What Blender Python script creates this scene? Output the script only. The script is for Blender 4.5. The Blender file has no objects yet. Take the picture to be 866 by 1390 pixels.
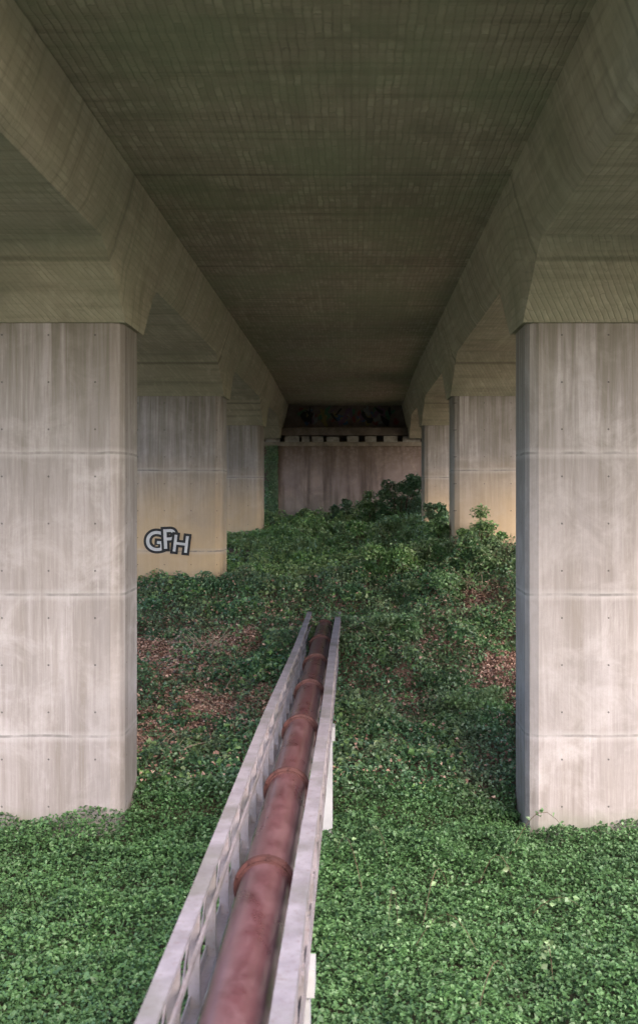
import bpy, bmesh, math, numpy as np
from mathutils import Vector
rng=np.random.default_rng(7)
scene=bpy.context.scene
CX=-0.5   # bridge centre line
# ---------------------------------------------------------------- helpers
def link(o,parent=None):
    scene.collection.objects.link(o)
    if parent: o.parent=parent
    return o
def empty(name):
    e=bpy.data.objects.new(name,None); return link(e)
_lat=rng.random((256,256))
def vnoise(x,y,s=1.0,o=0.0):
    x=np.asarray(x,float)*s+o+1000; y=np.asarray(y,float)*s+o*1.7+1000
    xi=np.floor(x).astype(int); yi=np.floor(y).astype(int)
    fx=x-xi; fy=y-yi; fx=fx*fx*(3-2*fx); fy=fy*fy*(3-2*fy)
    g=lambda a,b:_lat[a%256,b%256]
    return (g(xi,yi)*(1-fx)+g(xi+1,yi)*fx)*(1-fy)+(g(xi,yi+1)*(1-fx)+g(xi+1,yi+1)*fx)*fy
class NT:
    def __init__(s,name):
        s.m=bpy.data.materials.new(name); s.m.use_nodes=True
        s.t=s.m.node_tree; s.t.nodes.clear()
        s.out=s.n('ShaderNodeOutputMaterial')
    def n(s,ty,**k):
        nd=s.t.nodes.new(ty)
        for a,b in k.items(): setattr(nd,a,b)
        return nd
    def l(s,a,b): s.t.links.new(a,b)
    def put(s,inp,v):
        if isinstance(v,bpy.types.NodeSocket): s.l(v,inp)
        elif isinstance(v,(tuple,list)) and len(v)==3 and inp.type=='RGBA': inp.default_value=(*v,1)
        else: inp.default_value=v
    def math(s,op,a,b=None,c=None,clamp=False):
        nd=s.n('ShaderNodeMath',operation=op,use_clamp=clamp); s.put(nd.inputs[0],a)
        if b is not None: s.put(nd.inputs[1],b)
        if c is not None: s.put(nd.inputs[2],c)
        return nd.outputs[0]
    def mix(s,f,a,b,mode='MIX'):
        nd=s.n('ShaderNodeMix',data_type='RGBA',blend_type=mode)
        s.put(nd.inputs[0],f); s.put(nd.inputs[6],a); s.put(nd.inputs[7],b)
        return nd.outputs[2]
    def noise(s,vec,scale,detail=4,rough=.55,dist=0):
        nd=s.n('ShaderNodeTexNoise'); s.l(vec,nd.inputs['Vector'])
        nd.inputs['Scale'].default_value=scale; nd.inputs['Detail'].default_value=detail
        nd.inputs['Roughness'].default_value=rough; nd.inputs['Distortion'].default_value=dist
        return nd.outputs['Fac']
    def mapv(s,vec,scale,rot=(0,0,0)):
        nd=s.n('ShaderNodeMapping'); s.l(vec,nd.inputs[0]); nd.inputs['Scale'].default_value=scale
        nd.inputs['Rotation'].default_value=rot
        return nd.outputs[0]
    def rng(s,v,a,b,c=0,d=1):
        nd=s.n('ShaderNodeMapRange'); s.put(nd.inputs[0],v)
        for i,q in enumerate((a,b,c,d)): nd.inputs[i+1].default_value=q
        return nd.outputs[0]
    def ramp(s,f,stops):
        nd=s.n('ShaderNodeValToRGB'); s.l(f,nd.inputs[0]); e=nd.color_ramp.elements
        while len(e)<len(stops): e.new(0.5)
        for i,(p,c) in enumerate(stops): e[i].position=p; e[i].color=(*c,1)
        return nd.outputs[0]
    def pos(s): return s.n('ShaderNodeTexCoord').outputs['Object']
    def sep(s,v):
        nd=s.n('ShaderNodeSeparateXYZ'); s.l(v,nd.inputs[0]); return nd.outputs
    def comb(s,x,y,z=0.0):
        nd=s.n('ShaderNodeCombineXYZ'); s.put(nd.inputs[0],x); s.put(nd.inputs[1],y); s.put(nd.inputs[2],z); return nd.outputs[0]
    def finish(s,col,rough=.85,bump=None,bs=.3,bd=.02,metal=0,spec=.3):
        p=s.n('ShaderNodeBsdfPrincipled'); s.put(p.inputs['Base Color'],col); s.put(p.inputs['Roughness'],rough)
        p.inputs['Metallic'].default_value=metal; p.inputs['Specular IOR Level'].default_value=spec
        if bump is not None:
            b=s.n('ShaderNodeBump'); s.l(bump,b.inputs['Height']); b.inputs['Strength'].default_value=bs
            b.inputs['Distance'].default_value=bd; s.l(b.outputs[0],p.inputs['Normal'])
        s.l(p.outputs[0],s.out.inputs[0]); return s.m
# ---------------------------------------------------------------- materials
def mat_pillar():
    s=NT('pillar_concrete'); P=s.pos(); X,Y,Z=s.sep(P)
    H=s.math('ADD',X,s.math('MULTIPLY',Y,.93))
    big=s.noise(P,.5,5,.6); med=s.noise(P,3,6,.65); cloud=s.noise(P,1.1,6,.7,.5); mot=s.noise(P,7,6,.7)
    st=s.noise(s.mapv(P,(7,7,.3)),1,6,.65,.5)
    st2=s.noise(s.mapv(P,(26,26,1.1)),1,5,.65)
    st3=s.noise(s.mapv(P,(2.2,2.2,.14)),1,6,.65,.5)
    fine=s.noise(P,60,3,.7)
    col=s.mix(s.rng(big,.3,.7),(.265,.238,.245),(.38,.345,.355))
    col=s.mix(s.rng(st,.40,.70,0,.8),col,(.15,.13,.125))
    col=s.mix(s.rng(st3,.44,.66,0,.75),col,(.155,.132,.118))
    col=s.mix(s.rng(st2,.5,.8,0,.4),col,(.50,.465,.475))
    col=s.mix(s.rng(cloud,.48,.68,0,.55),col,(.45,.415,.425))
    col=s.mix(s.rng(mot,.5,.75,0,.35),col,(.18,.16,.155))
    wob=s.math('MULTIPLY',s.math('SUBTRACT',s.noise(P,1.3,3),.5),.06)
    u=s.math('DIVIDE',s.math('ADD',s.math('SUBTRACT',Z,.68),wob),2.37)
    lift=s.math('FLOOR',u)
    wn=s.n('ShaderNodeTexWhiteNoise',noise_dimensions='2D'); s.l(s.comb(s.math('FLOOR',s.math('DIVIDE',H,1.25)),lift),wn.inputs['Vector'])
    col=s.mix(s.math('MULTIPLY',wn.outputs[0],.38),col,(.19,.17,.17))
    wn2=s.n('ShaderNodeTexWhiteNoise',noise_dimensions='2D'); s.l(s.comb(s.math('FLOOR',s.math('DIVIDE',H,.11)),lift),wn2.inputs['Vector'])
    col=s.mix(s.math('MULTIPLY',wn2.outputs[0],.12),col,(.15,.135,.13))
    sun_bounce=s.math('MULTIPLY',s.rng(Z,1.2,-1.2,0,1),s.rng(Y,24,31,.06,.8))
    sun_bounce=s.math('MULTIPLY',sun_bounce,s.rng(big,.25,.6,.5,1))
    col=s.mix(sun_bounce,col,(.48,.335,.18))  # warm bounced sunlight painted into the lower colour of the far pillars
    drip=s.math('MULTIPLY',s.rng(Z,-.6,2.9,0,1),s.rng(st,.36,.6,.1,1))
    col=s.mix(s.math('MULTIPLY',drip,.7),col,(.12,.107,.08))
    foot=s.math('MULTIPLY',s.rng(s.math('ADD',Z,s.math('MULTIPLY',med,.5)),-5.0,-5.6,0,.7),s.rng(Y,24,20,0,1))
    col=s.mix(foot,col,(.13,.15,.09))
    d=s.math('MULTIPLY',s.math('ABSOLUTE',s.math('SUBTRACT',u,s.math('ROUND',u))),2.37)
    j=s.rng(d,.012,.03,1,0); j2=s.rng(d,.03,.11,1,0)
    col=s.mix(s.math('MULTIPLY',j2,s.math('MULTIPLY',med,.5)),col,(.46,.43,.43))
    col=s.mix(s.math('MULTIPLY',j,s.rng(med,.38,.6,.1,.75)),col,(.12,.11,.105))
    hu=s.math('MULTIPLY',s.math('SUBTRACT',s.math('FRACT',s.math('DIVIDE',H,.78)),.5),.78)
    hv=s.math('MULTIPLY',s.math('SUBTRACT',s.math('FRACT',s.math('DIVIDE',s.math('SUBTRACT',Z,.68),.79)),.5),.79)
    r=s.math('SQRT',s.math('ADD',s.math('MULTIPLY',hu,hu),s.math('MULTIPLY',hv,hv)))
    hole=s.rng(r,.012,.02,1,0)
    col=s.mix(s.math('MULTIPLY',hole,.7),col,(.05,.045,.045))
    col=s.mix(s.math('MULTIPLY',s.rng(fine,.3,.7),.16),col,(.14,.13,.13))
    bump=s.math('ADD',s.math('MULTIPLY',st2,.3),s.math('ADD',s.math('MULTIPLY',med,.6),s.math('MULTIPLY',j2,-.4)))
    bump=s.math('ADD',bump,s.math('MULTIPLY',mot,.3))
    bump=s.math('SUBTRACT',bump,s.math('MULTIPLY',hole,1.5))
    return s.finish(col,.9,bump,.5,.02)
def mat_soffit(name,c1,c2,green,gcol,contrast=1):
    s=NT(name); P=s.pos(); X,Y,Z=s.sep(P)
    W=s.math('ADD',X,s.math('MULTIPLY',Z,.8))
    wx=s.math('ADD',W,s.math('MULTIPLY',s.noise(P,2.6,4),.07))
    wy=s.math('ADD',Y,s.math('MULTIPLY',s.noise(P,2.4,4),.4))
    b=s.n('ShaderNodeTexBrick'); s.l(s.comb(wy,wx),b.inputs['Vector'])
    b.offset=.5; b.inputs['Scale'].default_value=1; b.inputs['Mortar Size'].default_value=.022
    b.inputs['Mortar Smooth'].default_value=1; b.inputs['Brick Width'].default_value=.46; b.inputs['Row Height'].default_value=.10
    b.inputs['Color1'].default_value=(0,0,0,1); b.inputs['Color2'].default_value=(1,1,1,1); b.inputs['Mortar'].default_value=(.2,.2,.2,1)
    big=s.noise(P,.35,5,.6); med=s.noise(P,2.2,6,.65); fine=s.noise(P,30,4,.7); blot=s.noise(P,.9,6,.65,.6)
    lng=s.noise(s.mapv(P,(.25,5,.25)),1,5,.6)
    lo=s.noise(s.mapv(P,(5,.25,5)),1,5,.6)
    col=s.mix(s.rng(big,.3,.7),c1,c2)
    bv=s.math('MULTIPLY',s.rng(b.outputs['Color'],.1,1,0,.7*contrast),s.rng(med,.36,.58,.05,1))
    bv=s.math('MULTIPLY',bv,s.rng(blot,.35,.6,.35,1))
    col=s.mix(bv,col,tuple(min(1,v*1.85) for v in c2))
    mo=s.math('MULTIPLY',b.outputs['Fac'],s.math('MULTIPLY',s.rng(med,.45,.65,.05,1),.42*contrast))
    col=s.mix(mo,col,tuple(v*.45 for v in c1))
    col=s.mix(s.rng(lng,.48,.70,0,.6),col,tuple(v*.5 for v in c1))
    col=s.mix(s.rng(lo,.52,.75,0,.4),col,tuple(min(1,v*1.6) for v in c2))
    col=s.mix(s.rng(blot,.52,.72,0,.5),col,tuple(v*.5 for v in c1))
    wn=s.n('ShaderNodeTexWhiteNoise',noise_dimensions='2D'); s.l(s.comb(s.math('FLOOR',s.math('DIVIDE',Y,2.9)),s.math('FLOOR',s.math('DIVIDE',X,1.5))),wn.inputs['Vector'])
    col=s.mix(s.math('MULTIPLY',wn.outputs[0],.2),col,tuple(v*.55 for v in c1))
    seam=s.math('MULTIPLY',s.math('ABSOLUTE',s.math('SUBTRACT',s.math('FRACT',s.math('DIVIDE',s.math('ADD',Y,s.math('MULTIPLY',med,.06)),6.95)),.5)),6.95)
    col=s.mix(s.rng(seam,.02,.06,.55,0),col,tuple(v*.4 for v in c1))
    gm=s.math('MULTIPLY',s.rng(s.noise(P,.45,6,.65),.42,.62),green)
    col=s.mix(gm,col,gcol)
    col=s.mix(s.math('MULTIPLY',fine,.25),col,tuple(v*.5 for v in c1))
    bump=s.math('ADD',s.math('MULTIPLY',b.outputs['Fac'],-.5),s.math('ADD',s.math('MULTIPLY',b.outputs['Color'],.25),s.math('MULTIPLY',med,.8)))
    return s.finish(col,.9,bump,.5,.02)
def mat_wall():
    s=NT('abutment_concrete'); P=s.pos(); X,Y,Z=s.sep(P)
    big=s.noise(P,.6,6,.65); st=s.noise(s.mapv(P,(2.2,2.2,.18)),1,6,.6)
    br=s.noise(P,5,5,.6); bl=s.noise(P,.9,6,.7,.8)
    col=s.mix(s.rng(big,.3,.7),(.16,.12,.115),(.27,.215,.21))
    col=s.mix(s.rng(bl,.5,.68,0,.6),col,(.34,.265,.235))
    col=s.mix(s.rng(st,.46,.66,0,.75),col,(.06,.042,.035))
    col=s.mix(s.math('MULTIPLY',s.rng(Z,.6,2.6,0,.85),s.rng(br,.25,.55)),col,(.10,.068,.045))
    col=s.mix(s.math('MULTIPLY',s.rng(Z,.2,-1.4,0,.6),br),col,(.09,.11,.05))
    return s.finish(col,.9,br,.5,.03)
def mat_paint_steel():
    s=NT('grey_painted_steel'); P=s.pos()
    n=s.noise(P,3,6,.65); f=s.noise(P,26,4,.7)
    col=s.mix(s.rng(n,.3,.7),(.15,.128,.145),(.26,.232,.255))
    col=s.mix(s.rng(f,.54,.72,0,.65),col,(.10,.05,.04))
    col=s.mix(s.rng(s.noise(P,1.1,5,.6),.48,.66,0,.6),col,(.085,.08,.06))
    return s.finish(col,.6,f,.25,.006,0,.4)
def mat_pipe():
    s=NT('pipe_red_oxide_paint'); P=s.pos()
    n=s.noise(P,2,6,.65); f=s.noise(P,40,4,.7); d=s.noise(s.mapv(P,(3,1.5,3),(0,0,.5)),1,6,.7,.6)
    col=s.mix(s.rng(n,.3,.7),(.058,.022,.024),(.11,.045,.050))
    col=s.mix(s.rng(d,.43,.66,0,.5),col,(.18,.10,.108))
    col=s.mix(s.rng(f,.52,.75,0,.55),col,(.035,.018,.016))
    r=s.rng(d,.3,.7,.22,.42)
    return s.finish(col,r,f,.15,.004,0,.7)
def simple(name,c1,c2,scale=4,rough=.8,spec=.3,bs=.3):
    s=NT(name); P=s.pos(); n=s.noise(P,scale,6,.65)
    return s.finish(s.mix(s.rng(n,.3,.7),c1,c2),rough,n,bs,.01,0,spec)
def mat_leaf(name,stops,tint=None,trans=.25,rough=.42,shade=.35):
    s=NT(name); P=s.pos()
    g=s.n('ShaderNodeNewGeometry').outputs['Random Per Island']
    col=s.ramp(g,stops)
    big=s.noise(P,.7,4,.6)
    if tint: col=s.mix(s.rng(big,.42,.62,0,.75),col,tint)
    col=s.mix(s.rng(s.noise(P,1.6,4),.45,.7,0,shade),col,(.025,.055,.022))
    p=s.n('ShaderNodeBsdfPrincipled'); s.l(col,p.inputs['Base Color']); p.inputs['Roughness'].default_value=rough
    p.inputs['Specular IOR Level'].default_value=.45
    t=s.n('ShaderNodeBsdfTranslucent'); s.l(col,t.inputs[0])
    m=s.n('ShaderNodeMixShader'); m.inputs[0].default_value=trans
    s.l(p.outputs[0],m.inputs[1]); s.l(t.outputs[0],m.inputs[2]); s.l(m.outputs[0],s.out.inputs[0]); return s.m
def mat_ground():
    s=NT('soil_and_litter'); P=s.pos()
    n=s.noise(P,1.2,6,.65); f=s.noise(P,18,6,.75); g=s.noise(P,.5,5,.6)
    col=s.mix(s.rng(n,.3,.7),(.10,.062,.045),(.25,.15,.115))
    col=s.mix(s.rng(f,.45,.7,0,.7),col,(.34,.21,.165))
    X,Y,Z=s.sep(P)
    col=s.mix(s.rng(Y,20.5,19,0,.85),col,(.03,.045,.02))
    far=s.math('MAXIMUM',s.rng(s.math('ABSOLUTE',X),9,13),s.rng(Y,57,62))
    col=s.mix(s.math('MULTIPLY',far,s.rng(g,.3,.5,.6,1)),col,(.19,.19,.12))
    return s.finish(col,.95,f,.8,.06)
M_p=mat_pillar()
M_c=mat_soffit('deck_soffit_concrete',(.255,.222,.18),(.37,.325,.265),.6,(.24,.27,.185))
M_b=mat_soffit('beam_concrete',(.27,.243,.195),(.38,.345,.28),.3,(.22,.245,.17),.5)
M_w=mat_wall(); M_s=mat_paint_steel(); M_pipe=mat_pipe(); M_g=mat_ground()
M_ring=simple('rusty_coupling',(.035,.012,.011),(.075,.027,.024),12,.6)
M_post=simple('support_concrete',(.27,.265,.275),(.38,.37,.385),3)
M_plinth=simple('weathered_plinth',(.10,.09,.085),(.36,.34,.32),1.7)
M_road=simple('asphalt',(.04,.04,.042),(.06,.06,.06),20,.9)
M_bark=simple('bark',(.08,.055,.04),(.16,.12,.085),9,.9)
M_twig=simple('dry_twig',(.2,.15,.11),(.34,.27,.2),9,.9)
M_cane=simple('bramble_cane',(.06,.04,.025),(.12,.08,.05),9,.8)
M_white=simple('white_paint',(.36,.36,.39),(.50,.50,.53),7)
M_black=simple('black_paint',(.012,.012,.014),(.03,.03,.034),7)
L_cover=mat_leaf('groundcover_leaf',[(0,(.04,.085,.03)),(.35,(.065,.145,.045)),(.7,(.09,.19,.065)),(1,(.15,.26,.11))],(.07,.14,.055),.28,.5,.45)
L_slope=mat_leaf('ivy_leaf',[(0,(.045,.10,.05)),(.4,(.08,.17,.08)),(.8,(.13,.25,.115)),(1,(.25,.35,.23))],(.15,.19,.11),.28,.42,.4)
L_bramble=mat_leaf('bramble_leaf',[(0,(.07,.13,.05)),(.4,(.13,.24,.09)),(.8,(.20,.34,.14)),(1,(.36,.43,.29))],(.20,.25,.13),.32,.42,.4)
L_far=mat_leaf('undergrowth_leaf',[(0,(.07,.14,.045)),(.4,(.14,.27,.085)),(.8,(.23,.39,.13)),(1,(.38,.46,.26))],(.22,.28,.13),.32,.45,.35)
L_dead=mat_leaf('dead_leaf',[(0,(.17,.09,.065)),(.5,(.33,.195,.15)),(1,(.54,.37,.30))],None,.1,.8,0)
L_tree=mat_leaf('tree_leaf',[(0,(.03,.07,.02)),(.5,(.06,.13,.03)),(1,(.10,.2,.05))],None,.35,.5)
# ---------------------------------------------------------------- mesh builders
def mesh_obj(name,bm,mat,parent=None,smooth=False):
    me=bpy.data.meshes.new(name); bm.normal_update(); bm.to_mesh(me); bm.free()
    for m in (mat if isinstance(mat,list) else [mat]): me.materials.append(m)
    if smooth:
        for p in me.polygons: p.use_smooth=True
    return link(bpy.data.objects.new(name,me),parent)
def box(bm,x0,x1,y0,y1,z0,z1):
    vs=[bm.verts.new((x,y,z)) for x in(x0,x1) for y in(y0,y1) for z in(z0,z1)]
    for f in((0,1,3,2),(4,6,7,5),(0,4,5,1),(2,3,7,6),(0,2,6,4),(1,5,7,3)): bm.faces.new([vs[i] for i in f])
def bar(bm,a,b,w,h,up=(0,0,1)):
    a=Vector(a);b=Vector(b); t=(b-a).normalized(); s=t.cross(Vector(up)); 
    if s.length<1e-3: s=t.cross(Vector((0,1,0)))
    s.normalize(); u=s.cross(t)
    r=[[bm.verts.new(p+s*(i*w/2)+u*(j*h/2)) for i,j in((-1,-1),(1,-1),(1,1),(-1,1))] for p in(a,b)]
    for k in range(4): bm.faces.new([r[0][k],r[0][(k+1)%4],r[1][(k+1)%4],r[1][k]])
    bm.faces.new(r[0][::-1]); bm.faces.new(r[1])
def tube(bm,pts,rad,n=6):
    pts=[Vector(p) for p in pts]; rings=[]
    for i,p in enumerate(pts):
        t=(pts[min(i+1,len(pts)-1)]-pts[max(i-1,0)]).normalized()
        s=t.cross(Vector((.13,.31,.94)))
        if s.length<.05: s=t.cross(Vector((1,0,0)))
        s.normalize(); u=s.cross(t); r=rad[i]
        rings.append([bm.verts.new(p+s*math.cos(2*math.pi*k/n)*r+u*math.sin(2*math.pi*k/n)*r) for k in range(n)])
    for i in range(len(rings)-1):
        for k in range(n): bm.faces.new([rings[i][k],rings[i][(k+1)%n],rings[i+1][(k+1)%n],rings[i+1][k]])
def leaves(name,P,L,mat,parent=None,tilt=.6,N0=(0,0,1),aspect=.7):
    n=len(P); N=rng.normal(size=(n,3))*tilt+np.array(N0); N/=np.linalg.norm(N,axis=1)[:,None]
    T=rng.normal(size=(n,3)); T-=N*(T*N).sum(1)[:,None]; T/=np.linalg.norm(T,axis=1)[:,None]
    B=np.cross(N,T); L=np.asarray(L)*np.ones(n); L=L[:,None]
    W=L*aspect*.5
    V=np.empty((n,4,3)); V[:,0]=P-T*L*.5-N*L*.05; V[:,1]=P+B*W+N*L*.13-T*L*.08; V[:,2]=P+T*L*.5-N*L*.12; V[:,3]=P-B*W+N*L*.13-T*L*.08
    me=bpy.data.meshes.new(name); me.vertices.add(n*4); me.vertices.foreach_set('co',V.ravel())
    base=np.arange(n)[:,None]*4; F=np.concatenate([base+np.array([0,1,2]),base+np.array([0,2,3])],1).reshape(-1)
    me.loops.add(n*6); me.loops.foreach_set('vertex_index',F)
    me.polygons.add(n*2); me.polygons.foreach_set('loop_start',np.arange(n*2)*3)
    try: me.polygons.foreach_set('loop_total',np.full(n*2,3))
    except Exception: pass
    me.materials.append(mat); me.update(calc_edges=True)
    return link(bpy.data.objects.new(name,me),parent)
# ---------------------------------------------------------------- terrain
def hz(x,y):
    x=np.asarray(x,float); y=np.asarray(y,float)
    z=np.interp(y,[-400,2,8,10.5,18.7,20.5,31,46,57,66,400],[-1.7,-1.7,-5.25,-5.85,-5.78,-5.35,-2.65,-2.1,-1.5,5.4,5.4])
    rise=np.interp(y,[20,31,46,57],[0,.6,.25,0])*np.clip((x-.8)/3,0,1)
    z=z+rise
    side=np.clip((np.abs(x-CX)-10)/40,0,1); z=z+side*1.5*np.interp(y,[0,12,57],[0,1,0])
    a=np.interp(y,[18,22,50,57],[.16,.65,.55,.1])
    return z+(vnoise(x,y,.45,3)-.5)*a+(vnoise(x,y,1.5,9)-.5)*a*.35
xs=np.concatenate([[-600,-400,-250,-150,-100,-70,-50,-38],np.arange(-30,30.01,.4),[38,50,70,100,150,250,400,600]])
ys=np.concatenate([[-600,-300,-150,-80,-40,-20,-10],np.arange(-5,70.01,.4),[80,100,150,250,400,600,900]])
gx,gy=np.meshgrid(xs,ys); gz=hz(gx,gy)
bm=bmesh.new()
vv=[[bm.verts.new((gx[j,i],gy[j,i],gz[j,i])) for i in range(len(xs))] for j in range(len(ys))]
for j in range(len(ys)-1):
    for i in range(len(xs)-1): bm.faces.new([vv[j][i],vv[j][i+1],vv[j+1][i+1],vv[j+1][i]])
mesh_obj('ground',bm,M_g,None,True)
# ---------------------------------------------------------------- viaduct
PY=[18.5,32.4,46.3]   # pillar front faces
TH=1.45; INN=3.36; OUTW=7.4
DECK0=8.0; WALL=57.0
HW=9.6
deck=empty('concrete_viaduct')
bm=bmesh.new(); box(bm,CX-HW,CX+HW,DECK0,80,5.0,5.7)
mesh_obj('deck_slab',bm,M_c,deck)
bm=bmesh.new(); box(bm,CX-HW+.5,CX+HW-.5,DECK0+.01,80,5.704,5.72); mesh_obj('road_surface',bm,M_road,deck)
for sx in(-1,1):
    bm=bmesh.new(); x0,x1=sorted((CX+sx*(HW+.003),CX+sx*(HW+.3))); box(bm,x0,x1,DECK0,80,4.8,6.5)
    mesh_obj('parapet',bm,M_b,deck)
bm=bmesh.new(); pr=[]
for y in np.linspace(42,60,14):
    z=4.99-.38*((y-42)/18)**1.6
    pr.append([bm.verts.new((CX-3.3,y,z)),bm.verts.new((CX+3.3,y,z))])
for a,b in zip(pr,pr[1:]): bm.faces.new([a[0],a[1],b[1],b[0]])
mesh_obj('soffit_taper',bm,M_c,deck)
def beam(sx):
    keys=[(DECK0,0)]
    for y in PY:
        keys+=[(y-1.62,0),(y-1.3,.14),(y-.05,1),(y+TH+.05,1),(y+TH+1.3,.14),(y+TH+1.7,0)]
    keys+=[(55.2,0),(55.6,.14),(56.9,1),(60,1)]
    bm=bmesh.new(); R=[]
    for y,k in keys:
        zb=3.95-(3.95-2.86)*k; xb=3.36+(3.31-3.36)*k; xo=OUTW+.08
        pts=[(2.93,5.06),(2.95,4.98),(3.02-.03*k,4.72-.1*k),(3.24+(-.0)*k,4.12-.6*k),(xb,zb),(xo,zb),(xo+.15,4.2-.6*k),(xo+.5,4.9),(xo+.7,5.06)]
        R.append([bm.verts.new((CX+sx*px,y,pz)) for px,pz in pts])
    for a,b in zip(R,R[1:]):
        for i in range(len(a)-1):
            q=[a[i],a[i+1],b[i+1],b[i]]; bm.faces.new(q if sx<0 else q[::-1])
    bm.faces.new(R[0]); bm.faces.new(R[-1][::-1])
    bmesh.ops.recalc_face_normals(bm,faces=bm.faces)
    mesh_obj('haunched_beam',bm,M_b,deck)
beam(-1); beam(1)
for sx in(-1,1):
    for y in PY:
        ax=INN+.02; ch=.2
        pts=[(ax+ch,y),(ax+.06,y+.07),(ax,y+ch),(ax,y+TH-ch),(ax+.06,y+TH-.07),(ax+ch,y+TH),(OUTW-ch,y+TH),(OUTW,y+TH-ch),(OUTW,y+ch),(OUTW-ch,y)]
        bm=bmesh.new(); a=[bm.verts.new((CX+sx*px,py,-8)) for px,py in pts]; b=[bm.verts.new((CX+sx*px,py,2.87)) for px,py in pts]
        for i in range(len(pts)):
            j=(i+1)%len(pts); bm.faces.new([a[i],a[j],b[j],b[i]])
        bm.faces.new(a); bm.faces.new(b); bmesh.ops.recalc_face_normals(bm,faces=bm.faces)
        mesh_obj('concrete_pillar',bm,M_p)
# abutment
ab=empty('bridge_abutment')
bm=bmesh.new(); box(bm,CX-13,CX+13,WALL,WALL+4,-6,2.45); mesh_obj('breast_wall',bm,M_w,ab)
M_dark=simple('dark_concrete',(.07,.058,.05),(.16,.13,.12),2,.95)  # dark mottled concrete for back wall, bearing beam and headwall
M_shelf=simple('weathered_shelf_concrete',(.10,.085,.07),(.26,.22,.18),1.6,.95)
bm=bmesh.new(); box(bm,CX-13.1,CX+13.1,WALL-.12,WALL+3,2.453,2.66); mesh_obj('bearing_shelf',bm,M_shelf,ab)
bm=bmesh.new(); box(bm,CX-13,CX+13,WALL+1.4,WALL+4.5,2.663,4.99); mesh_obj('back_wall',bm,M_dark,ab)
bm=bmesh.new()
x=-4.6
while x<3.4:
    w=rng.uniform(.35,.95); box(bm,x,x+w,WALL+.3,WALL+.8,2.663,2.97+rng.uniform(-.03,.03)); x+=w+rng.uniform(.1,.5)
mesh_obj('bearing_plinths',bm,M_plinth,ab)
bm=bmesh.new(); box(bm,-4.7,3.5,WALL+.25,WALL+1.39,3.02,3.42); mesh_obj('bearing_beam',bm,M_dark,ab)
gr=empty('mural_graffiti')
cols=[(.18,.05,.05),(.05,.10,.19),(.19,.16,.07),(.06,.14,.09),(.17,.17,.18),(.13,.08,.13),(.02,.02,.02)]
for ci,c in enumerate(cols):
    m=simple('spray_paint',tuple(v*.6 for v in c),c,6); bm=bmesh.new()
    for k in range(12):
        cx=rng.uniform(-2.9,2.2); cz=rng.uniform(3.75,4.4); w=rng.uniform(.05,.2); h=rng.uniform(.08,.3); sk=rng.uniform(-.2,.2)
        n=9; ph=rng.uniform(0,6)
        vs=[bm.verts.new((cx+math.cos(a)*w*(1+.35*math.sin(3*a+ph))+sk*math.sin(a),WALL+1.39-.006*ci-.0004*k,cz+math.sin(a)*h*(1+.3*math.cos(2*a+ph)))) for a in np.linspace(0,2*math.pi,n,endpoint=False)]
        bm.faces.new(vs)
    mesh_obj('paint_layer',bm,m,gr)
tag=empty('graffiti_tag')
def letter(ch,x,z,size,rot,off,mat,dy):
    cu=bpy.data.curves.new('letter_'+ch,'FONT'); cu.body=ch; cu.size=size; cu.offset=off; cu.extrude=.001
    cu.align_x='CENTER'; cu.align_y='CENTER'
    o=bpy.data.objects.new('letter_'+ch,cu); link(o,tag); o.location=(x,PY[1]-dy,z); o.rotation_euler=(math.radians(90),rot,0)
    cu.materials.append(mat)
for ch,x,z,sz,r,k in(('G',-5.83,-1.42,.82,.08,0),('P',-5.42,-1.36,.82,-.05,1),('H',-5.08,-1.5,.7,.12,2)):
    letter(ch,x,z,sz,r,.08,M_black,.004+k*.012); letter(ch,x,z,sz,r,.006,M_white,.009+k*.012)
# ---------------------------------------------------------------- pipe bridge
pb=empty('pipe_bridge')
PX=-.74
def pz(y): return -3.26-.006*(y-8)
bm=bmesh.new(); N=48; ysq=[2.5,10,20,29.5]; R=[]
for y in ysq: R.append([bm.verts.new((PX+.21*math.cos(2*math.pi*k/N),y,pz(y)+.21*math.sin(2*math.pi*k/N))) for k in range(N)])
for a,b in zip(R,R[1:]):
    for k in range(N): bm.faces.new([a[k],b[k],b[(k+1)%N],a[(k+1)%N]])
mesh_obj('pipe',bm,M_pipe,pb,True)
bm=bmesh.new()
for i,y in enumerate(np.arange(6.15,29,3.03)):
    prof=[(-.05,.209),(-.05,.23),(-.03,.232),(-.028,.262),(-.004,.262),(0,.25),(.004,.262),(.028,.262),(.03,.232),(.05,.23),(.05,.209)]
    R=[]
    for dy,r in prof: R.append([bm.verts.new((PX+r*math.cos(2*math.pi*k/40),y+dy,pz(y)+r*math.sin(2*math.pi*k/40))) for k in range(40)])
    for a,b in zip(R,R[1:]):
        for k in range(40): bm.faces.new([a[k],b[k],b[(k+1)%40],a[(k+1)%40]])
    for k in range(10):
        a=2*math.pi*k/10+.2; c=(PX+.245*math.cos(a),y,pz(y)+.245*math.sin(a)); bar(bm,(c[0],y-.055,c[2]),(c[0],y+.055,c[2]),.022,.022)
mesh_obj('pipe_couplings',bm,M_ring,pb)
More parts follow.
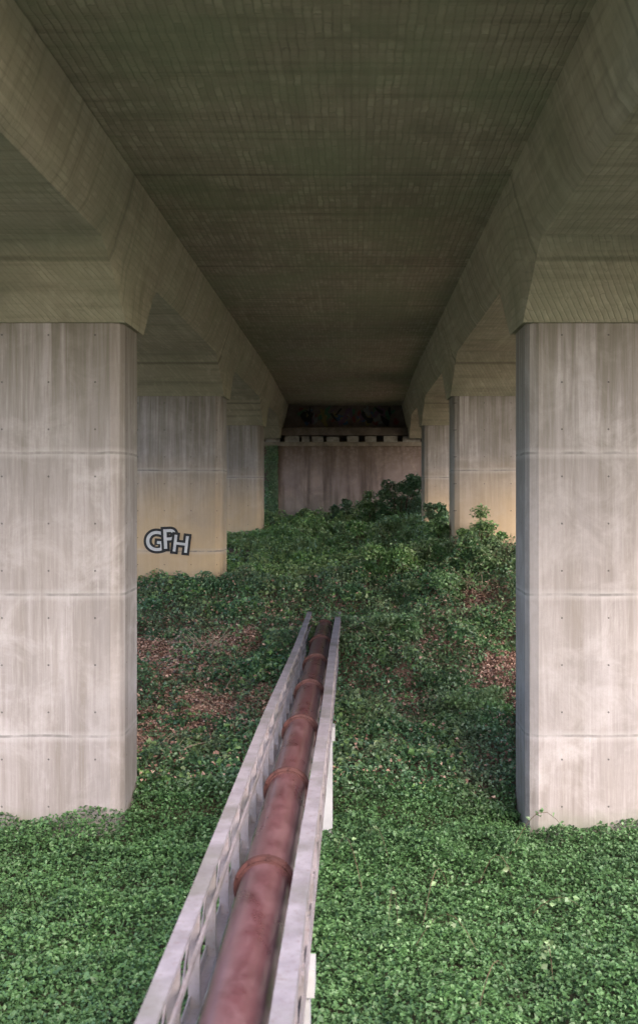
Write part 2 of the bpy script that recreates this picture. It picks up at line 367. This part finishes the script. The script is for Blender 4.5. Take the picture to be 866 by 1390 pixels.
def truss(xc,wd,nm,sx):
    bm=bmesh.new(); top=-2.97; bot=-3.74
    Y0,Y1=2.5,28.8
    ys_=np.arange(Y0,Y1,.92)
    dz=lambda y:-.006*(y-8)
    nodes=[(Y0,0),(8.5,.0),(15,.02*sx),(22,-.018*sx),(Y1,0)]
    for (ya,da),(yb,db) in zip(nodes,nodes[1:]):
        bar(bm,(xc+da,ya,top+dz(ya)),(xc+db,yb-.004,top+dz(yb)),wd,.035)
    bar(bm,(xc+sx*(wd/2-.012),Y0,top-.07+dz(Y0)),(xc+sx*(wd/2-.012),Y1,top-.07+dz(Y1)),.014,.1)
    bar(bm,(xc-sx*(wd/2+.012),Y0,top-.2+dz(Y0)),(xc-sx*(wd/2+.012),Y1,top-.2+dz(Y1)),.02,.05)
    bar(bm,(xc,Y0,bot+dz(Y0)),(xc,Y1,bot+dz(Y1)),wd*.8,.03)
    bar(bm,(xc+sx*(wd/2-.03),Y0,bot+.065+dz(Y0)),(xc+sx*(wd/2-.03),Y1,bot+.065+dz(Y1)),.012,.09)
    for i,y in enumerate(ys_):
        bar(bm,(xc,y,bot+dz(y)+.015),(xc,y,top+dz(y)-.018),wd*.7,.05,(0,1,0))
        y2=min(y+.92,Y1)
        bar(bm,(xc+sx*.01,y,bot+dz(y)+.03),(xc+sx*.01,y2,top+dz(y2)-.03),.05,.012,(1,0,0))
        bar(bm,(xc+sx*(wd/2+.002),y-.1,top-.09+dz(y)),(xc+sx*(wd/2+.002),y+.1,top-.09+dz(y)),.01,.13)
        for q in(-.06,.06):
            bar(bm,(xc+sx*(wd/2+.004),y+q,top-.09+dz(y)),(xc+sx*(wd/2+.022),y+q,top-.09+dz(y)),.022,.022)
    mesh_obj(nm,bm,M_s,pb)
truss(-1.16,.12,'truss_left',-1); truss(-.41,.13,'truss_right',1)
bm=bmesh.new()
for y in np.arange(2.5,28.8,.92):
    bar(bm,(-1.2,y+.12,-3.78-.006*(y-8)),(-.38,y+.12,-3.78-.006*(y-8)),.07,.07)
for y in np.arange(2.96,28.8,1.84):
    box(bm,PX-.16,PX+.16,y-.05,y+.05,-3.75-.006*(y-8),-3.45-.006*(y-8))
mesh_obj('cross_members',bm,M_s,pb)
bm=bmesh.new()
for y in(8.9,18.1):
    box(bm,-.62,-.36,y,y+.26,-7,-3.83); box(bm,-1.22,-.96,y,y+.26,-7,-3.83)
    box(bm,-1.26,-.32,y-.03,y+.29,-4.05,-3.826)
mesh_obj('support_columns',bm,M_post,pb)
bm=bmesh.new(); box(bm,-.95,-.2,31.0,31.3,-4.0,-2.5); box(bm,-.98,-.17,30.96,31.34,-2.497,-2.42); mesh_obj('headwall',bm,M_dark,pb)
# ---------------------------------------------------------------- vegetation
def inpillar(x,y):
    m=np.zeros(len(x),bool)
    for py in PY: m|=(y>py-.02)&(y<py+TH+.02)&(np.abs(x-CX)>INN)&(np.abs(x-CX)<OUTW+.02)
    return m
bare=[(-3.1,23.4,1.4,1.1),(-5.0,26.2,1.3,1.5),(-3.2,27.3,1.1,1.0),(3.1,28.4,1.2,1.1),(3.5,24.8,.9,1.9),(-4.6,21.4,.9,.8),(2.0,26.2,.5,.6),(-1.6,28.4,.6,1.0),(1.2,24.2,.4,.7)]
def barem(x,y):
    b=np.zeros(len(x)); w=(vnoise(x,y,2.2,5)-.5)*1.2+(vnoise(x,y,6,15)-.5)*.7
    for cx,cy,rx,ry in bare: b=np.maximum(b,np.clip(1.35-np.sqrt(((x-cx)/rx)**2+((y-cy)/ry)**2)+w,0,1))
    return b
def vegh(x,y):
    n1=vnoise(x,y,.55,11); n2=vnoise(x,y,1.6,21); n3=vnoise(x,y,4.2,31)
    fg=.06+.30*n2*n1*1.6+.13*n3
    pe=np.clip((np.abs(x-CX)-INN+.3)/.3,0,1)*np.clip((y-17.6)/.8,0,1)*np.clip((18.6-y)/.1,0,1)
    fg=fg+pe*.16*(.4+n3)
    sl=.08+.65*n1*n2+.34*n2*n3
    right=.15+1.35*np.clip(n1-.15,0,1)*n2+.45*n2*n3
    t=np.clip((y-19)/1.5,0,1); r=np.clip((x+.2)/1.6,0,1)*np.clip((y-23)/5,0,1)
    far=np.clip((y-31)/4,0,1)*np.clip((x+3.6)/1.2,0,1)
    r=np.maximum(r,far*.6)
    bb=barem(x,y-.5) if np.ndim(x) else 0
    return (fg*(1-t)+t*(sl*(1-r)+right*r))*(1-.8*bb)
def scatter(n,x0,x1,y0,y1):
    x=rng.uniform(x0,x1,n); y=rng.uniform(y0,y1,n); k=~inpillar(x,y); return x[k],y[k]
def cover(name,n,x0,x1,y0,y1,size,mat,tilt=.55,barecut=True,thin=None):
    x,y=scatter(n,x0,x1,y0,y1)
    if barecut: k=rng.random(len(x))>barem(x,y)*.97; x,y=x[k],y[k]
    if thin: k=rng.random(len(x))<thin(x,y); x,y=x[k],y[k]
    h=vegh(x,y); u=1-rng.random(len(x))**2*.9
    z=hz(x,y)+h*u
    return leaves(name,np.stack([x,y,z],1),size*rng.uniform(.6,1.35,len(x)),mat,None,tilt)
cover('groundcover_plants',170000,-6.5,5.5,9.5,19.9,.062,L_cover)
cover('groundcover_plants',45000,-16,15,-4,31,.13,L_cover,thin=lambda x,y:((x<-6.3)|(x>5.3)|(y<9.6)).astype(float))
cover('ivy_groundcover',150000,-6.6,5.6,19.3,32.5,.078,L_slope,.65)
cover('ivy_groundcover',60000,-7,6.2,31.5,56.8,.12,L_far,.65)
cover('bramble_thicket',75000,-1.2,5.6,22,33.5,.09,L_bramble,.9,thin=lambda x,y:np.clip((vnoise(x,y,.9,41)-.3)*3,0,1)*np.clip((x+1.2)/1.5,0,1))
cover('bramble_thicket',50000,-4.8,5,32,55,.13,L_far,.9,thin=lambda x,y:np.clip((vnoise(x,y,.7,51)-.25)*3,.1,1))
cover('broadleaf_weeds',16000,-6.2,5.4,19.6,32,.15,L_far,.7,thin=lambda x,y:np.clip((vnoise(x,y,1.1,61)-.5)*5,0,1))
cover('broadleaf_weeds',8000,-6.2,5.4,10,19.6,.11,L_cover,.6,thin=lambda x,y:np.clip((vnoise(x,y,.9,71)-.5)*5,0,1))
x,y=scatter(200000,-6.5,5.5,19.6,33); b=barem(x,y); k=rng.random(len(x))<np.maximum(b,.03); x,y=x[k],y[k]
leaves('leaf_litter',np.stack([x,y,hz(x,y)+.02+rng.random(len(x))*.06+np.where(b[k]<.3,vegh(x,y)*.8,0)],1),.085*rng.uniform(.5,1.3,len(x)),L_dead,None,.5)
def bush(name,cx,cy,rx,h,n,size,mat,clumps=14):
    par=empty(name); z0=float(hz(cx,cy))
    P=[]; bm=bmesh.new()
    for c in range(clumps):
        a=rng.uniform(0,6.28); r=rx*math.sqrt(rng.random())*.85; zz=h*rng.uniform(.15,.92)*(1-.35*(r/rx)**2)
        ctr=np.array([cx+r*math.cos(a),cy+r*math.sin(a),z0+zz]); s=rng.uniform(.14,.32)*max(rx,h*.5)
        d=rng.normal(size=(n//clumps,3)); d/=np.linalg.norm(d,axis=1)[:,None]
        P.append(ctr+d*s*np.array([1.1,1.1,.8])*rng.uniform(.3,1.25,(n//clumps,1)))
        st=Vector((cx+rng.normal()*.08,cy+rng.normal()*.08,z0-.1)); e=Vector(ctr); m=(st+e)/2+Vector((0,0,.15*h))
        tube(bm,[st,m,e,e+(e-m)*.4],[.02,.014,.008,.003],5)
    P=np.concatenate(P); P=P[P[:,2]>z0]
    leaves('foliage',P,size*rng.uniform(.6,1.4,len(P)),mat,par,.9); mesh_obj('stems',bm,M_cane,par)
bush('shrub',2.15,50,1.2,3.0,5000,.13,L_slope,28)
bush('shrub',.8,51.5,1.0,2.1,2800,.13,L_bramble,16)
bush('shrub',-.6,53.5,.8,1.6,1800,.13,L_slope,12)
bush('shrub',-2.4,54,.8,1.1,1500,.13,L_far,12)
bush('shrub',2.95,40.5,.5,1.8,2200,.13,L_slope,12)
bush('bramble_bush',1.5,36.5,1.4,1.8,6000,.11,L_bramble,28)
bush('bramble_bush',.4,40,1.2,1.6,3600,.11,L_far,18)
bush('bramble_bush',2.7,33.2,1.1,1.5,4600,.10,L_bramble,20)
bush('bramble_bush',3.6,31.2,.8,1.6,3600,.09,L_far,18)
bush('bramble_bush',.9,31.3,1.0,1.2,4200,.09,L_far,18)
bush('bramble_bush',3.6,30.2,.9,1.0,3000,.09,L_bramble,16)
bush('bramble_bush',-.1,30,.4,.35,1000,.08,L_slope,10)
bush('bramble_bush',2.0,29,.8,.9,2800,.085,L_bramble,14)
bush('bramble_bush',.9,26.5,.7,.7,2400,.085,L_bramble,14)
bush('bramble_bush',2.6,23.2,.8,.7,2600,.08,L_far,14)
bush('bramble_bush',-2.6,33.5,1.0,.6,2400,.09,L_far,14)
bush('bramble_bush',-2.2,45,1.0,.9,2200,.12,L_far,14)
bush('bramble_bush',-.2,45,1.3,1.2,3000,.12,L_bramble,16)
bm=bmesh.new(); LP=[]
for i in range(170):
    if i<130: x0=rng.uniform(0,4.8); y0=rng.uniform(22.5,38)
    elif i<160: x0=rng.uniform(-5.5,-1); y0=rng.uniform(21,32)
    else: x0=rng.uniform(-.1,2.5); y0=rng.uniform(11.5,17.5)
    if inpillar(np.array([x0]),np.array([y0]))[0]: continue
    a=rng.uniform(0,6.28); L=rng.uniform(.5,1.6); H=rng.uniform(.2,.75); z0=float(hz(x0,y0)); pts=[]
    for t in np.linspace(0,1,7):
        pts.append((x0+math.cos(a)*L*t,y0+math.sin(a)*L*t,z0+.1+H*math.sin(math.pi*t*.85)+.1))
    tube(bm,pts,[.006]*4+[.005,.004,.002],3)
    for t in rng.random(int(22*L)):
        q=t*6; k=min(int(q),5); f=q-k; p=np.array(pts[k])*(1-f)+np.array(pts[k+1])*f; LP.append(p+rng.normal(size=3)*.045)
ca=empty('bramble_canes'); mesh_obj('canes',bm,M_cane,ca); leaves('cane_leaves',np.array(LP),.085*rng.uniform(.6,1.3,len(LP)),L_bramble,ca,.9)
def sticks(cx,cy,n,r,zo=.1):
    bm=bmesh.new()
    for i in range(n):
        a=rng.uniform(0,6.28); L=rng.uniform(.25,.75); x0=cx+rng.normal()*r; y0=cy+rng.normal()*r; z=float(hz(x0,y0))+.12
        p=Vector((x0,y0,z)); d=Vector((math.cos(a),math.sin(a)*.6,rng.uniform(.1,1.0))).normalized()
        tube(bm,[p,p+d*L*.5+Vector((0,0,.03)),p+d*L+Vector((rng.normal()*.05,0,0))],[.011,.008,.004],4)
    mesh_obj('dry_sticks',bm,M_twig)
sticks(-3.6,26.6,24,.25); sticks(-3.6,21.3,9,.2); sticks(3.2,29,12,.4); sticks(-2.9,23.6,6,.4)
n=2600; x=-3.95-np.abs(rng.normal(size=n))*.32; z=rng.uniform(-1.6,2.5,n); y=WALL-.03-rng.random(n)*.14
k=rng.random(n)<np.clip(.35+vnoise(x,z,1.3,5),0,1)
leaves('ivy',np.stack([x,y,z],1)[k],.13,L_slope,None,.4,(0,-1,.3))
def tree(cx,cy,H):
    par=empty('tree'); z0=float(hz(cx,cy)); bm=bmesh.new()
    tube(bm,[(cx,cy,z0-.3),(cx+.1,cy,z0+H*.3),(cx-.1,cy+.1,z0+H*.6),(cx,cy,z0+H*.9)],[.32,.24,.15,.04],9); P=[]
    for i in range(26):
        t=rng.uniform(.3,.95); a=rng.uniform(0,6.28); r=H*.32*math.sqrt(1-((t-.6)/.42)**2*.8)*rng.uniform(.4,1)
        s=Vector((cx,cy,z0+H*t*.85)); e=Vector((cx+r*math.cos(a),cy+r*math.sin(a),z0+H*t+.4))
        tube(bm,[s,(s+e)/2+Vector((0,0,.2)),e],[.09,.05,.015],5)
        d=rng.normal(size=(230,3)); P.append(np.array(e)+d*np.array([.75,.75,.5])*H*.09)
    mesh_obj('trunk_and_limbs',bm,M_bark,par); P=np.concatenate(P); leaves('crown',P,.3*rng.uniform(.6,1.3,len(P)),L_tree,par,.9)
for t in[(-38,22,11),(-42,40,12),(-36,60,10),(40,34,11),(38,56,12)]: tree(*t)
# ---------------------------------------------------------------- light
w=bpy.data.worlds.new('World'); scene.world=w; w.use_nodes=True; nt=w.node_tree
EL,AZ=math.radians(38),math.radians(150)
sky=nt.nodes.new('ShaderNodeTexSky'); sky.sky_type='NISHITA'; sky.sun_disc=False; sky.sun_elevation=EL; sky.sun_rotation=AZ
sky.dust_density=3.5; sky.ozone_density=1; sky.air_density=1
bg=nt.nodes['Background']; nt.links.new(sky.outputs[0],bg.inputs[0]); bg.inputs[1].default_value=.86
S=Vector((math.sin(AZ)*math.cos(EL),math.cos(AZ)*math.cos(EL),math.sin(EL)))
sl=bpy.data.lights.new('sun','SUN'); sl.energy=1.5; sl.angle=math.radians(20); sl.color=(1,.95,.9)
so=link(bpy.data.objects.new('sun',sl)); so.rotation_euler=S.to_track_quat('Z','Y').to_euler(); so.location=(20,-10,40)
# ---------------------------------------------------------------- camera
cd=bpy.data.cameras.new('camera'); cam=link(bpy.data.objects.new('camera',cd)); scene.camera=cam
cam.location=(0,0,0); cam.rotation_euler=(math.radians(90),0,0)
cd.sensor_fit='VERTICAL'; cd.sensor_height=36; cd.sensor_width=24; cd.lens=1500/1390*36
cd.shift_x=-48/1390; cd.shift_y=-25/1390; cd.clip_start=.1; cd.clip_end=3000
cd.dof.use_dof=True; cd.dof.focus_distance=24; cd.dof.aperture_fstop=1.8
scene.view_settings.view_transform='Standard'; scene.view_settings.look='None'; scene.view_settings.exposure=0
